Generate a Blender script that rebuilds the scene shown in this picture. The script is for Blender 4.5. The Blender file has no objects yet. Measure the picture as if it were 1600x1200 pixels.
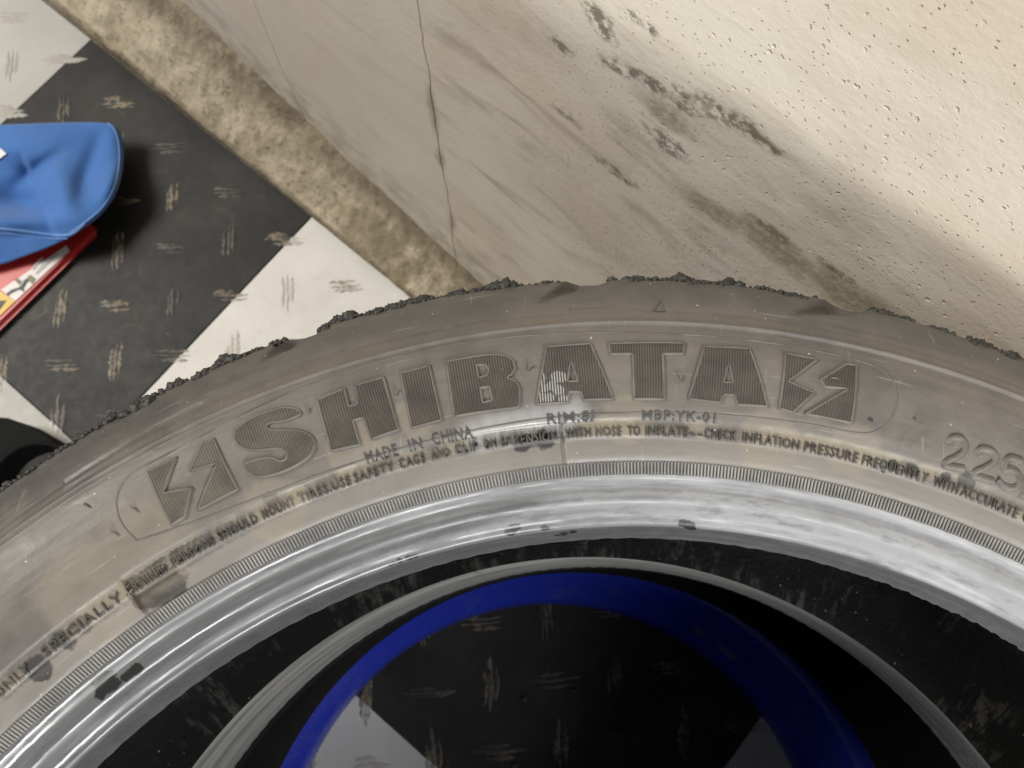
import bpy, bmesh, math, random
import numpy as np
from mathutils import Vector, Matrix, noise
from mathutils.geometry import tessellate_polygon

random.seed(7)
sc = bpy.context.scene
COL = sc.collection

# ------------------------------------------------------------------ camera
H = .5322                                   # top of the upper tyre above the floor
RC = np.array([[.99995823, -.00663274, .00628832],
               [-.00504821, -.97435415, -.22496336],
               [.00761917, .22492221, -.97434693]])      # rows: right, down, forward
CAM = np.array([-.03912, .21661, .25797 + H])
FPX = 1370.33
cd = bpy.data.cameras.new('camera')
cam = bpy.data.objects.new('camera', cd)
COL.objects.link(cam)
cam.matrix_world = Matrix([[RC[0][i], -RC[1][i], -RC[2][i], CAM[i]] for i in range(3)] + [[0, 0, 0, 1]])
cd.sensor_width = 36
cd.lens = 36 * FPX / 1600
cd.clip_start = .01
cd.clip_end = 50
cd.dof.use_dof = True
cd.dof.focus_distance = .30
cd.dof.aperture_fstop = 22
sc.camera = cam

# ------------------------------------------------------------------ light
W = bpy.data.worlds.new('World')
sc.world = W
W.use_nodes = True
W.node_tree.nodes['Background'].inputs[0].default_value = (.86, .93, 1.0, 1)
W.node_tree.nodes['Background'].inputs[1].default_value = .09


def area(name, loc, target, size, power, col):
    l = bpy.data.lights.new(name, 'AREA')
    l.shape = 'RECTANGLE'
    l.size, l.size_y = size
    l.energy = power
    l.color = col
    o = bpy.data.objects.new(name, l)
    COL.objects.link(o)
    o.location = loc
    o.rotation_euler = (Vector(target) - Vector(loc)).to_track_quat('-Z', 'Y').to_euler()
    return o


area('window_light', (.66, -.60, H + .88), (0, .1, .35), (.36, .36), 13, (1.0, .99, .97))
area('wall_fill_light', (.30, -1.40, H + .64), (0, .3, .55), (.75, .42), 30, (1.0, .985, .96))  # added fill from the room side to brighten the wall; no doorway known
area('ceiling_light', (-2.3, 1.0, 2.5), (-.1, .2, .3), (1.1, 1.1), 112, (1.0, .95, .875))
sc.cycles.max_bounces = 6
sc.cycles.diffuse_bounces = 3
sc.cycles.glossy_bounces = 3
sc.cycles.caustics_reflective = False
sc.cycles.caustics_refractive = False

sc.view_settings.view_transform = 'Standard'
sc.view_settings.look = 'None'
sc.view_settings.exposure = 0
sc.view_settings.gamma = 1
sc.view_settings.use_curve_mapping = False

# ------------------------------------------------------------------ pixel -> surface
PHI = -.6966
U = np.array([math.cos(PHI), math.sin(PHI), 0])      # along the wall
V = np.array([math.sin(PHI), -math.cos(PHI), 0])     # from the wall into the room


def ray(p):
    return RC.T @ np.array([(p[0] - 800) / FPX, (p[1] - 600) / FPX, 1.])


def onz(p, z):
    w = ray(p)
    return CAM + w * ((z - CAM[2]) / w[2])


def wall_v(u):
    return -.336 + .03 * (u + .36)


# upper surface of the tyre: radius -> depth below its highest point
PROF = [(.2315, -.0280), (.2322, -.0262), (.2335, -.0215), (.2345, -.0178), (.2349, -.0170), (.2354, -.0164),
        (.2360, -.0160), (.2368, -.0157), (.2378, -.0150), (.2388, -.0139), (.2398, -.0126), (.2408, -.0113),
        (.2418, -.0104), (.2428, -.0100), (.2438, -.0099), (.2448, -.0099), (.2458, -.0096), (.2468, -.0088),
        (.2478, -.0077), (.2486, -.0070), (.2494, -.0066),
        (.2534, -.0064), (.2538, -.0060), (.2548, -.0054), (.2575, -.0050), (.2597, -.0050), (.2604, -.0049),
        (.2608, -.0042), (.2612, -.0040), (.2655, -.0034), (.2659, -.0029), (.2665, -.0026), (.2700, -.0014),
        (.2760, -.0003), (.2820, 0), (.2880, -.0005), (.2930, -.0017), (.2950, -.0025), (.2955, -.0026),
        (.2961, -.0017), (.2967, -.0018), (.2974, -.0037), (.2985, -.0043), (.3004, -.0054), (.3008, -.0061), (.3014, -.0063), (.3050, -.0083),
        (.3090, -.0112), (.3125, -.0142), (.3150, -.0172), (.3168, -.0210), (.3178, -.0250), (.3184, -.0300)]
PR = np.array([p[0] for p in PROF])
PZ = np.array([p[1] for p in PROF])


def zs(r):
    return np.interp(r, PR, PZ) + H


def ontyre(p):
    z = H - .002
    for _ in range(12):
        X = onz(p, z)
        r = math.hypot(X[0], X[1])
        z = float(zs(r))
    return math.degrees(math.atan2(X[1], X[0])), r


# ------------------------------------------------------------------ materials
class NT:
    def __init__(s, name):
        s.m = bpy.data.materials.new(name)
        s.m.use_nodes = True
        s.t = s.m.node_tree
        s.t.nodes.clear()
        s.out = s.t.nodes.new('ShaderNodeOutputMaterial')
        s.b = s.n('BsdfPrincipled')
        s.t.links.new(s.b.outputs[0], s.out.inputs[0])
        s.tc = s.t.nodes.new('ShaderNodeTexCoord')

    def n(s, typ, props=None, **inp):
        nd = s.t.nodes.new('ShaderNode' + typ)
        for k, v in (props or {}).items():
            setattr(nd, k, v)
        for k, v in inp.items():
            s.put(nd, k, v)
        return nd

    def put(s, nd, k, v):
        if k.startswith('i') and k[1:].isdigit():
            sk = nd.inputs[int(k[1:])]
        else:
            sk = nd.inputs[k.replace('_', ' ')]
        if isinstance(v, bpy.types.NodeSocket):
            s.t.links.new(v, sk)
        elif isinstance(v, bpy.types.Node):
            s.t.links.new(v.outputs[0], sk)
        else:
            if isinstance(v, tuple) and len(v) == 3 and sk.type == 'RGBA':
                v = v + (1,)
            sk.default_value = v

    def obj(s):
        return s.tc.outputs['Object']

    def math(s, op, a, b=0., clamp=False):
        return s.n('Math', dict(operation=op, use_clamp=clamp), i0=a, i1=b).outputs[0]

    def mix(s, f, a, b, mode='MIX'):
        nd = s.n('Mix', dict(data_type='RGBA', blend_type=mode))
        s.put(nd, 'i0', f)
        s.put(nd, 'i6', a)
        s.put(nd, 'i7', b)
        return nd.outputs[2]

    def noise(s, vec, scale, detail=4., rough=.55, dist=0.):
        return s.n('TexNoise', Vector=vec, Scale=scale, Detail=detail, Roughness=rough, Distortion=dist).outputs[0]

    def ramp(s, f, a, b, lo=0., hi=1.):
        return s.n('MapRange', dict(interpolation_type='SMOOTHSTEP'), i0=f, i1=a, i2=b, i3=lo, i4=hi).outputs[0]

    def scale(s, vec, sc3):
        return s.n('Mapping', Vector=vec, Scale=sc3).outputs[0]

    def bump(s, h, strength=.5, dist=.001, prev=None):
        """reliefs are gathered and summed into one Bump node by done()"""
        return (prev or []) + [(h, strength * dist)]

    def polar(s):
        x = s.n('SeparateXYZ', i0=s.obj())
        r = s.math('SQRT', s.math('ADD', s.math('MULTIPLY', x.outputs[0], x.outputs[0]),
                                  s.math('MULTIPLY', x.outputs[1], x.outputs[1])))
        th = s.math('ARCTAN2', x.outputs[1], x.outputs[0])
        arc = s.math('MULTIPLY', th, .26)
        pv = s.n('CombineXYZ', i0=arc, i1=r, i2=x.outputs[2]).outputs[0]
        return r, th, arc, pv, x.outputs[2]

    def blot(s, attr, vec, wob=.5, wscale=200., lo=.35, hi=.60):
        """irregular blotches where a mesh attribute marks them"""
        a = s.n('Attribute', dict(attribute_name=attr)).outputs['Fac']
        n = s.math('MULTIPLY', s.math('SUBTRACT', s.noise(vec, wscale, 4, .65), .5), wob * 2)
        return s.math('MULTIPLY', s.ramp(s.math('ADD', a, n), lo, hi), s.ramp(a, .02, .12))

    def done(s, color, rough=.6, normal=None, spec=.5, **kw):
        s.put(s.b, 'Base Color', color)
        s.put(s.b, 'Roughness', rough)
        s.put(s.b, 'Specular IOR Level', spec)
        if normal is not None:
            tot = None
            for h, a in normal:
                m = s.math('MULTIPLY', h, a)
                tot = m if tot is None else s.math('ADD', tot, m)
            s.put(s.b, 'Normal', s.n('Bump', Height=tot, Strength=1., Distance=1.).outputs[0])
        for k, v in kw.items():
            s.put(s.b, k, v)
        return s.m


def tyre_pt(p, dz=0.):
    th, r = ontyre(p)
    return (r * math.cos(math.radians(th)), r * math.sin(math.radians(th)), float(zs(r)) - H + dz)


def m_sidewall():
    t = NT('dusty_sidewall_rubber')
    r, th, arc, pv, z = t.polar()
    big = t.noise(t.obj(), 22, 5, .6)
    stre = t.noise(t.scale(pv, (9, 160, 30)), 1, 5, .6)
    fine = t.noise(t.obj(), 700, 4, .6)
    mid = t.noise(t.obj(), 75, 6, .65, .4)
    dust = t.math('ADD', t.math('MULTIPLY', big, .55), t.math('MULTIPLY', mid, .45))
    dust = t.ramp(dust, .36, .62)
    # dust thins out on the shoulder, which rubs clean
    sh = t.ramp(r, .2950, .3060, 1., .60)
    dust = t.math('MULTIPLY', dust, sh)
    c = t.mix(dust, (.088, .081, .076), (.130, .118, .104))
    c = t.mix(t.math('MULTIPLY', t.ramp(stre, .50, .72), .30), c, (.155, .143, .128))
    c = t.mix(t.math('MULTIPLY', t.ramp(stre, .46, .28), .40), c, (.075, .070, .068))
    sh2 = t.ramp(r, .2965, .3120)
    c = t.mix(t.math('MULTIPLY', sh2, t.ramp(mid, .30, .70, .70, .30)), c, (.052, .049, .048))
    brn = t.math('MULTIPLY', t.math('MULTIPLY', t.ramp(r, .2968, .2980), t.ramp(r, .3070, .2990)), t.ramp(big, .42, .62))
    c = t.mix(t.math('MULTIPLY', brn, .45), c, (.135, .108, .086))
    # pale smooth ring under the writing
    ring = t.math('MULTIPLY', t.ramp(r, .2536, .2542), t.ramp(r, .2606, .2600))
    c = t.mix(t.math('MULTIPLY', ring, .75), c, t.mix(t.noise(pv, 40, 3), (.175, .165, .152), (.215, .202, .185)))
    # clean wet-looking bar beside the mould seam
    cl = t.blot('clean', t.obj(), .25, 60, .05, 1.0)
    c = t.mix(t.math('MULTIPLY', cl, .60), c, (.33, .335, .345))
    # grime in the writing strip
    strip = t.math('MULTIPLY', t.ramp(r, .2600, .2612), t.ramp(r, .2672, .2652))
    gr = t.math('MULTIPLY', strip, t.ramp(t.noise(t.scale(pv, (1, .3, 1)), 38, 4, .6), .46, .60))
    c = t.mix(t.math('MULTIPLY', gr, .50), c, (.045, .042, .040))
    c = t.mix(t.math('MULTIPLY', t.math('MULTIPLY', strip, t.ramp(mid, .55, .40)), .5), c, (.29, .255, .185))
    sp = t.blot('dark', t.obj(), .6, 200)
    c = t.mix(t.math('MULTIPLY', sp, .88), c, (.022, .021, .021))
    tan = t.blot('tan', t.obj(), .5, 60)
    c = t.mix(t.math('MULTIPLY', tan, .28), c, (.26, .222, .16))
    speck = t.ramp(t.noise(t.obj(), 420, 2, .5), .735, .77)
    c = t.mix(t.math('MULTIPLY', speck, .7), c, (.5, .47, .42))
    scr = t.ramp(t.noise(t.scale(pv, (55, 1100, 200)), 1, 2, .5), .69, .74)
    c = t.mix(t.math('MULTIPLY', scr, .30), c, (.34, .32, .29))
    sc2 = t.ramp(t.noise(t.scale(t.obj(), (520, 45, 45)), 1, 2, .5), .70, .74)
    c = t.mix(t.math('MULTIPLY', sc2, .22), c, (.30, .285, .26))
    nb = t.bump(t.noise(t.scale(pv, (40, 110, 40)), 1, 3, .5), .35, .0022)
    nb = t.bump(t.math('ADD', t.math('MULTIPLY', stre, .6), t.math('MULTIPLY', mid, .4)), .30, .0006, nb)
    nb = t.bump(fine, .22, .0003, nb)
    ro = t.math('ADD', t.math('MULTIPLY', dust, .22), .40)
    ro = t.math('SUBTRACT', ro, t.math('MULTIPLY', cl, .18))
    return t.done(c, ro, nb, .5)


def m_letter():
    t = NT('ribbed_letter_rubber')
    r, th, arc, pv, z = t.polar()
    at = t.n('Attribute', dict(attribute_name='rib'))
    w = t.math('SINE', t.math('MULTIPLY', at.outputs['Fac'], 2 * math.pi / .00080))
    mid = t.noise(t.obj(), 80, 5, .6)
    c = t.mix(t.ramp(mid, .35, .65), (.050, .045, .039), (.078, .069, .058))
    c = t.mix(t.ramp(w, -.4, .9, 0, .55), c, (.022, .020, .018))
    lay = t.math('MULTIPLY', t.ramp(th, 1.82, 2.06), t.ramp(mid, .30, .60, .45, .9))   # settled dust
    c = t.mix(t.math('MULTIPLY', lay, .62), c, (.150, .133, .110))
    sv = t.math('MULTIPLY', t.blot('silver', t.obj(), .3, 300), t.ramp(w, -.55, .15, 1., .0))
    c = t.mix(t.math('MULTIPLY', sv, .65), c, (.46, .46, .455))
    nb = t.bump(w, .5, .00022)
    nb = t.bump(t.noise(t.obj(), 500, 3), .2, .0003, nb)
    return t.done(c, .62, nb, .35)


def m_rim():
    t = NT('letter_edge_rubber')
    mid = t.noise(t.obj(), 90, 5, .6)
    c = t.mix(t.ramp(mid, .35, .65), (.078, .072, .066), (.120, .110, .096))
    return t.done(c, .55, t.bump(t.noise(t.obj(), 600, 3), .2, .0003), .5)


def m_text():
    t = NT('small_lettering_rubber')
    mid = t.noise(t.obj(), 60, 4, .6)
    c = t.mix(t.ramp(mid, .52, .70), (.042, .038, .035), (.110, .100, .084))
    return t.done(c, .5, t.bump(t.noise(t.obj(), 900, 2), .2, .0002))


def m_bead():
    t = NT('bead_rubber_with_white_residue')
    r, th, arc, pv, z = t.polar()
    s1 = t.noise(t.scale(pv, (2.5, 420, 260)), 1, 1.5, .4)
    s2 = t.noise(t.obj(), 140, 6, .7)
    s3 = t.noise(t.obj(), 16, 3, .6)
    # residue lies thick on the right and is wiped thin on the left, as on the real bead
    side = t.ramp(th, 1.20, 2.25, 1., .22)
    f = t.math('ADD', t.math('MULTIPLY', s1, .40), t.math('MULTIPLY', t.noise(t.scale(pv, (30, 110, 110)), 1, 4, .6), .60))
    f = t.ramp(t.math('ADD', f, t.math('MULTIPLY', t.math('SUBTRACT', side, .6), .42)), .30, .74)
    c = t.mix(f, (.090, .093, .097), (.255, .262, .274))
    mot = t.noise(t.scale(pv, (70, 240, 240)), 1, 5, .7)
    c = t.mix(t.math('MULTIPLY', t.ramp(mot, .52, .68), .5), c, (.075, .076, .080))
    band = t.math('MULTIPLY', t.ramp(r, .2444, .2454), t.ramp(r, .2477, .2464))
    c = t.mix(t.math('MULTIPLY', band, t.ramp(s2, .30, .62, .45, .85)), c, (.125, .126, .130))
    lip = t.ramp(r, .2350, .2344)
    c = t.mix(t.math('MULTIPLY', lip, .93), c, t.mix(s2, (.035, .035, .037), (.10, .10, .102)))
    sp = t.blot('dark', t.obj(), .75, 420, .40, .62)
    c = t.mix(t.math('MULTIPLY', sp, .94), c, (.016, .016, .016))
    br = t.noise(t.scale(pv, (26, 330, 330)), 1, 4, .65)
    ro = t.math('ADD', t.math('ADD', t.math('MULTIPLY', side, .34), .06), t.ramp(br, .40, .64, .0, .30))
    return t.done(c, ro, None, .38)


def m_serr():
    t = NT('serrated_band_rubber')
    s2 = t.noise(t.obj(), 45, 5, .7)
    c = t.mix(t.ramp(s2, .35, .65), (.17, .17, .17), (.30, .296, .29))
    return t.done(c, .5)


def m_black(name, col=(.022, .021, .021), rough=.55, bs=160, bst=.35):
    t = NT(name)
    n1 = t.noise(t.obj(), bs, 5, .6)
    c = t.mix(n1, tuple(x * .75 for x in col), tuple(x * 1.35 for x in col))
    return t.done(c, rough, t.bump(n1, bst, .0008), .5 if rough < .7 else .15)


def m_liner():
    t = NT('inner_liner_rubber')
    r, th, arc, pv, z = t.polar()
    n1 = t.noise(t.obj(), 30, 4, .6)
    vo = t.n('TexVoronoi', Vector=t.obj(), Scale=260.).outputs[0]
    rag = t.noise(t.scale(pv, (130, 30, 22)), 1, 5, .7)
    band = t.math('MULTIPLY', t.ramp(z, -.205, -.188), t.ramp(z, -.120, -.165))
    m = t.math('MULTIPLY', band, t.ramp(rag, .48, .58))
    m = t.math('MULTIPLY', m, t.ramp(n1, .47, .60))
    c = t.mix(m, (.0085, .0082, .008), (.060, .058, .055))
    spk = t.math('MULTIPLY', t.ramp(vo, .16, .06), t.ramp(t.noise(t.obj(), 55, 2), .50, .64))
    c = t.mix(t.math('MULTIPLY', spk, .6), c, (.34, .33, .31))
    nb = t.bump(t.noise(t.obj(), 330, 3, .6), .5, .0010)
    nb = t.bump(rag, .3, .0006, nb)
    return t.done(c, .48, nb, .45)


def m_lowbead():
    t = NT('lower_bead_rubber')
    r, th, arc, pv, z = t.polar()
    s1 = t.noise(t.scale(pv, (10, 300, 300)), 1, 5, .6)
    s2 = t.noise(t.obj(), 120, 5, .7)
    c = t.mix(t.ramp(s1, .35, .65), (.10, .10, .098), (.185, .185, .18))
    c = t.mix(t.math('MULTIPLY', t.ramp(s2, .62, .70), .4), c, (.05, .05, .05))
    return t.done(c, .36, t.bump(s1, .08, .0004), .5)


def m_wall():
    t = NT('stained_cream_plaster')
    o = t.obj()
    x = t.n('SeparateXYZ', i0=o)
    u_, w_ = x.outputs[0], x.outputs[1]
    big = t.noise(o, 7, 4, .6)
    strk = t.noise(t.scale(o, (13, 46, 1)), 1, 4.5, .58, .9)
    strk2 = t.noise(t.scale(o, (45, 210, 1)), 1, 4, .65, .5)
    fine = t.noise(o, 260, 5, .65)
    c = t.mix(t.ramp(big, .35, .65), (.62, .545, .44), (.70, .645, .555))
    # the slab left of the middle joint is smoother and greyer
    left = t.ramp(u_, -.388, -.398)
    c = t.mix(t.math('MULTIPLY', left, t.ramp(t.noise(o, 11, 3), .40, .6, .25, .8)), c, (.655, .605, .525))
    grime = t.math('MULTIPLY', t.ramp(strk, .46, .70), t.ramp(u_, -.41, -.36, .16, .58))
    hi = t.ramp(w_, .44, .54, 1., .22)
    grime = t.math('MULTIPLY', t.math('MULTIPLY', grime, hi), t.ramp(t.noise(o, 13, 3, .6), .36, .62, .15, 1.))
    c = t.mix(grime, c, (.25, .205, .145))
    fg = t.math('MULTIPLY', t.ramp(strk2, .60, .74), t.ramp(u_, -.40, -.30, .04, .36))
    c = t.mix(t.math('MULTIPLY', fg, hi), c, (.19, .155, .11))
    # dirt line that runs along the foot of the wall
    foot = t.math('MULTIPLY', t.ramp(t.math('ADD', w_, t.math('MULTIPLY', u_, .2)), .06, -.02), t.ramp(t.noise(o, 45, 4, .6), .35, .65))
    c = t.mix(t.math('MULTIPLY', foot, .45), c, (.22, .19, .13))
    sp = t.blot('stain', o, .55, 75, .25, .75)
    sp = t.math('MULTIPLY', sp, t.ramp(t.noise(o, 190, 5, .7), .40, .56))
    c = t.mix(t.math('MULTIPLY', sp, .80), c, (.105, .082, .055))
    seam = t.math('MULTIPLY', t.blot('damp', o, .5, 60, .1, .9), t.ramp(fine, .3, .6, .5, 1.))
    c = t.mix(t.math('MULTIPLY', seam, .75), c, (.25, .20, .13))
    ow = t.n('VectorMath', dict(operation='MULTIPLY_ADD'), i0=t.n('TexNoise', Vector=o, Scale=300., Detail=2.).outputs[1], i1=(.003,) * 3, i2=o).outputs[0]
    vo = t.n('TexVoronoi', Vector=ow, Scale=190., Randomness=1.)
    rnd = t.n('SeparateXYZ', i0=vo.outputs['Color']).outputs[0]
    pit = t.math('MULTIPLY', t.ramp(vo.outputs[0], .22, .10), t.ramp(rnd, .60, .72))
    pz = t.math('MULTIPLY', t.ramp(u_, -.30, -.20), t.ramp(w_, .40, .50))
    pit = t.math('MULTIPLY', pit, pz)
    pit = t.math('MULTIPLY', pit, t.ramp(t.noise(o, 32, 3, .6), .40, .62))
    vo2 = t.n('TexVoronoi', Vector=ow, Scale=380., Randomness=1.)
    rnd2 = t.n('SeparateXYZ', i0=vo2.outputs['Color']).outputs[1]
    pit2 = t.math('MULTIPLY', t.math('MULTIPLY', t.ramp(vo2.outputs[0], .24, .1), t.ramp(rnd2, .50, .6)), t.math('MULTIPLY', t.ramp(u_, -.36, -.24), t.ramp(t.noise(o, 22, 3, .6), .34, .60, .1, 1.)))
    pits = t.math('MAXIMUM', pit, pit2)
    c = t.mix(t.math('MULTIPLY', pits, .30), c, (.42, .36, .28))
    rough_h = t.math('ADD', t.math('MULTIPLY', fine, .6), t.math('MULTIPLY', t.noise(o, 60, 4, .6), .6))
    nb = t.bump(rough_h, .28, .0016)
    nb = t.bump(strk2, .18, .0008, nb)
    nb = t.bump(t.math('SUBTRACT', 1., pits), .55, .0014, nb)
    return t.done(c, .55, nb, .4)


def m_kerb():
    t = NT('rough_mortar')
    o = t.obj()
    n1 = t.noise(o, 28, 6, .7)
    n2 = t.noise(o, 120, 6, .7)
    n3 = t.noise(o, 10, 3, .6)
    c = t.mix(t.ramp(n1, .36, .64), (.36, .305, .22), (.53, .46, .35))
    c = t.mix(t.math('MULTIPLY', t.ramp(n2, .55, .66), .75), c, (.165, .135, .085))
    c = t.mix(t.math('MULTIPLY', t.ramp(n3, .54, .70), .25), c, (.25, .21, .14))
    x = t.n('SeparateXYZ', i0=o)
    c = t.mix(t.math('MULTIPLY', t.ramp(x.outputs[0], -.58, -.44), t.ramp(n1, .62, .42)), c, (.27, .225, .15))
    ed = t.math('MAXIMUM', t.ramp(x.outputs[1], -.318, -.336), t.ramp(x.outputs[1], -.2925, -.2890))
    c = t.mix(t.math('MULTIPLY', ed, t.ramp(n1, .40, .58, .15, .8)), c, (.13, .105, .068))
    nb = t.bump(n1, .6, .006)
    nb = t.bump(n2, .9, .003, nb)
    return t.done(c, .85, nb, .25)


def m_tile(name, dark, tint=1.):
    t = NT(name)
    o = t.n('NewGeometry').outputs['Position']
    a = t.noise(o, 14, 5, .65)
    b = t.noise(o, 90, 5, .65)
    vs = t.noise(t.scale(o, (240, 22, 1)), 1, 4, .6)
    hs = t.noise(t.scale(o, (22, 240, 1)), 1, 4, .6)
    if dark:
        c = t.mix(t.ramp(a, .35, .7), (.012, .012, .012), (.030, .029, .0275))
        d = t.math('MULTIPLY', t.math('MAXIMUM', t.ramp(vs, .60, .76), t.ramp(hs, .62, .78)), t.ramp(a, .42, .60))
        c = t.mix(t.math('MULTIPLY', d, .35), c, (.15, .125, .085))
        sm = t.math('MULTIPLY', t.ramp(t.noise(o, 46, 6, .7, .8), .56, .74), t.ramp(a, .45, .62))
        c = t.mix(t.math('MULTIPLY', sm, .55), c, (.12, .103, .072))
        s = t.ramp(t.noise(o, 210, 2), .745, .775)
        c = t.mix(t.math('MULTIPLY', s, .5), c, (.36, .34, .30))
        ro = t.ramp(b, .2, .8, .50, .60)
    else:
        c = t.mix(t.ramp(a, .35, .7), tuple(x * tint for x in (.66, .65, .61)), tuple(x * tint for x in (.74, .73, .695)))
        d = t.math('MULTIPLY', t.math('MAXIMUM', t.ramp(vs, .62, .80), t.ramp(hs, .64, .80)), t.ramp(a, .5, .7))
        c = t.mix(t.math('MULTIPLY', d, .35), c, (.36, .33, .28))
        c = t.mix(t.math('MULTIPLY', t.ramp(b, .56, .70), .28), c, (.55, .52, .45))
        ro = t.ramp(b, .2, .8, .42, .55)
    nb = t.bump(t.math('ADD', vs, hs), .08, .0008)
    return t.done(c, ro, nb, .32 if dark else .4)


def m_mark():
    t = NT('worn_tread_bars')
    o = t.n('NewGeometry').outputs['Position']
    x = t.n('VectorMath', dict(operation='DOT_PRODUCT'), i0=o, i1=tuple(U)).outputs['Value']
    y = t.n('VectorMath', dict(operation='DOT_PRODUCT'), i0=o, i1=tuple(V)).outputs['Value']
    fi = t.math('FLOOR', t.math('DIVIDE', t.math('SUBTRACT', x, -.8376 - 6 * .3015), .3015))
    fj = t.math('FLOOR', t.math('DIVIDE', t.math('SUBTRACT', y, -.290 - 6 * .3), .3))
    par = t.math('MODULO', t.math('ADD', fi, fj), 2.)
    n = t.noise(o, 160, 5, .7)
    big = t.noise(o, 16, 2, .5)
    wear = t.math('MULTIPLY', t.ramp(n, .40, .60), t.ramp(big, .42, .62, .04, .85))
    # scuffed dark bars tan, scuffed pale bars grey
    dk = t.mix(wear, (.022, .0205, .0185), (.270, .215, .135))
    lt = t.mix(t.ramp(wear, 0., .6, .30, 1.), (.62, .605, .56), (.26, .235, .19))
    c = t.mix(t.math('GREATER_THAN', par, .5), dk, lt)
    return t.done(c, .5, t.bump(n, .3, .0006))


def m_blue():
    t = NT('blue_plastic')
    n = t.noise(t.obj(), 55, 5, .7)
    n2 = t.noise(t.obj(), 300, 4, .6)
    c = t.mix(t.math('MULTIPLY', t.ramp(n, .52, .72), .35), (.022, .042, .46), (.10, .115, .32))
    sp = t.blot('dust', t.obj(), .7, 260)
    c = t.mix(t.math('MULTIPLY', sp, .6), c, (.32, .31, .30))
    return t.done(c, t.ramp(n, .3, .7, .20, .36), t.bump(n2, .08, .0004), .5)


def m_cloth():
    t = NT('blue_woven_cloth')
    o = t.obj()
    wx = t.n('TexWave', dict(bands_direction='X'), Vector=o, Scale=320., Distortion=.4).outputs[1]
    wy = t.n('TexWave', dict(bands_direction='Y'), Vector=o, Scale=320., Distortion=.4).outputs[1]
    n = t.noise(o, 30, 4, .6)
    c = t.mix(t.ramp(n, .3, .7), (.055, .165, .46), (.070, .195, .52))
    nb = t.bump(t.math('ADD', wx, wy), .3, .0004)
    return t.done(c, .9, nb, .2, Sheen_Weight=.3, Sheen_Roughness=.5)


def m_plain(name, col, rough=.5, spec=.5, var=.18, scale=80):
    t = NT(name)
    n = t.noise(t.obj(), scale, 5, .65)
    c = t.mix(n, tuple(x * (1 - var) for x in col), tuple(min(1, x * (1 + var)) for x in col))
    return t.done(c, rough, t.bump(n, .08, .0005), spec)


M = dict(side=m_sidewall(), letter=m_letter(), rim=m_rim(), text=m_text(), bead=m_bead(), serr=m_serr(),
         tread=m_black('worn_tread_rubber', (.035, .033, .032), .6, 220, .6), liner=m_liner(), lowbead=m_lowbead(),
         crumb=m_black('torn_rubber_crumb', (.026, .025, .024), .5, 500, .8),
         black=m_black('clean_black_rubber', (.008, .0078, .0078), .8),
         wall=m_wall(), kerb=m_kerb(), dark_tile=m_tile('black_floor_tile', True), pale_tile=m_tile('white_floor_tile', False),
         grout=m_plain('floor_bed', (.05, .047, .042), .9), mark=m_mark(), blue=m_blue(), cloth=m_cloth(),
         hem=m_plain('pale_blue_thread', (.17, .32, .66), .8, .2), white=m_plain('white_print', (.78, .78, .78), .6, .3, .05),
         red=m_plain('red_painted_metal', (.50, .026, .024), .38, .5, .2, 40), sticker=m_plain('white_sticker', (.66, .64, .62), .45, .5, .05),
         yellow=m_plain('yellow_sticker', (.66, .42, .03), .45), ink=m_plain('black_ink', (.02, .019, .018), .5),
         olive=m_plain('olive_ink', (.16, .14, .07), .5), greyink=m_plain('grey_ink', (.46, .43, .44), .5),
         base=m_plain('charcoal_plastic', (.011, .0115, .012), .85, .15, .2), grit=m_plain('grit', (.10, .095, .088), .6),
         joint=m_plain('joint_filling', (.12, .095, .065), .95, .2))


# ------------------------------------------------------------------ builders
def mesh_obj(name, verts, faces, mat, parent=None, smooth=True):
    me = bpy.data.meshes.new(name)
    me.from_pydata([tuple(map(float, v)) for v in verts] if not isinstance(verts, np.ndarray) else verts.tolist(), [], faces)
    me.update()
    for m in (mat if isinstance(mat, (list, tuple)) else [mat]):
        me.materials.append(m)
    if smooth:
        me.polygons.foreach_set('use_smooth', [True] * len(me.polygons))
    o = bpy.data.objects.new(name, me)
    COL.objects.link(o)
    if parent:
        o.parent = parent
    return o


def bm_obj(name, bm, mat, parent=None, smooth=False):
    me = bpy.data.meshes.new(name)
    bm.normal_update()
    bm.to_mesh(me)
    bm.free()
    for m in (mat if isinstance(mat, (list, tuple)) else [mat]):
        me.materials.append(m)
    if smooth:
        me.polygons.foreach_set('use_smooth', [True] * len(me.polygons))
    o = bpy.data.objects.new(name, me)
    COL.objects.link(o)
    if parent:
        o.parent = parent
    return o


def empty(name, loc=(0, 0, 0)):
    o = bpy.data.objects.new(name, None)
    COL.objects.link(o)
    o.location = loc
    o.empty_display_size = .05
    return o


def tag(o, label, cat, group=None):
    o['label'] = label
    o['category'] = cat
    if group:
        o['group'] = group
    return o


def structure(o, label=None):
    o['kind'] = 'structure'
    if label:
        o['label'] = label
    return o


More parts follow.
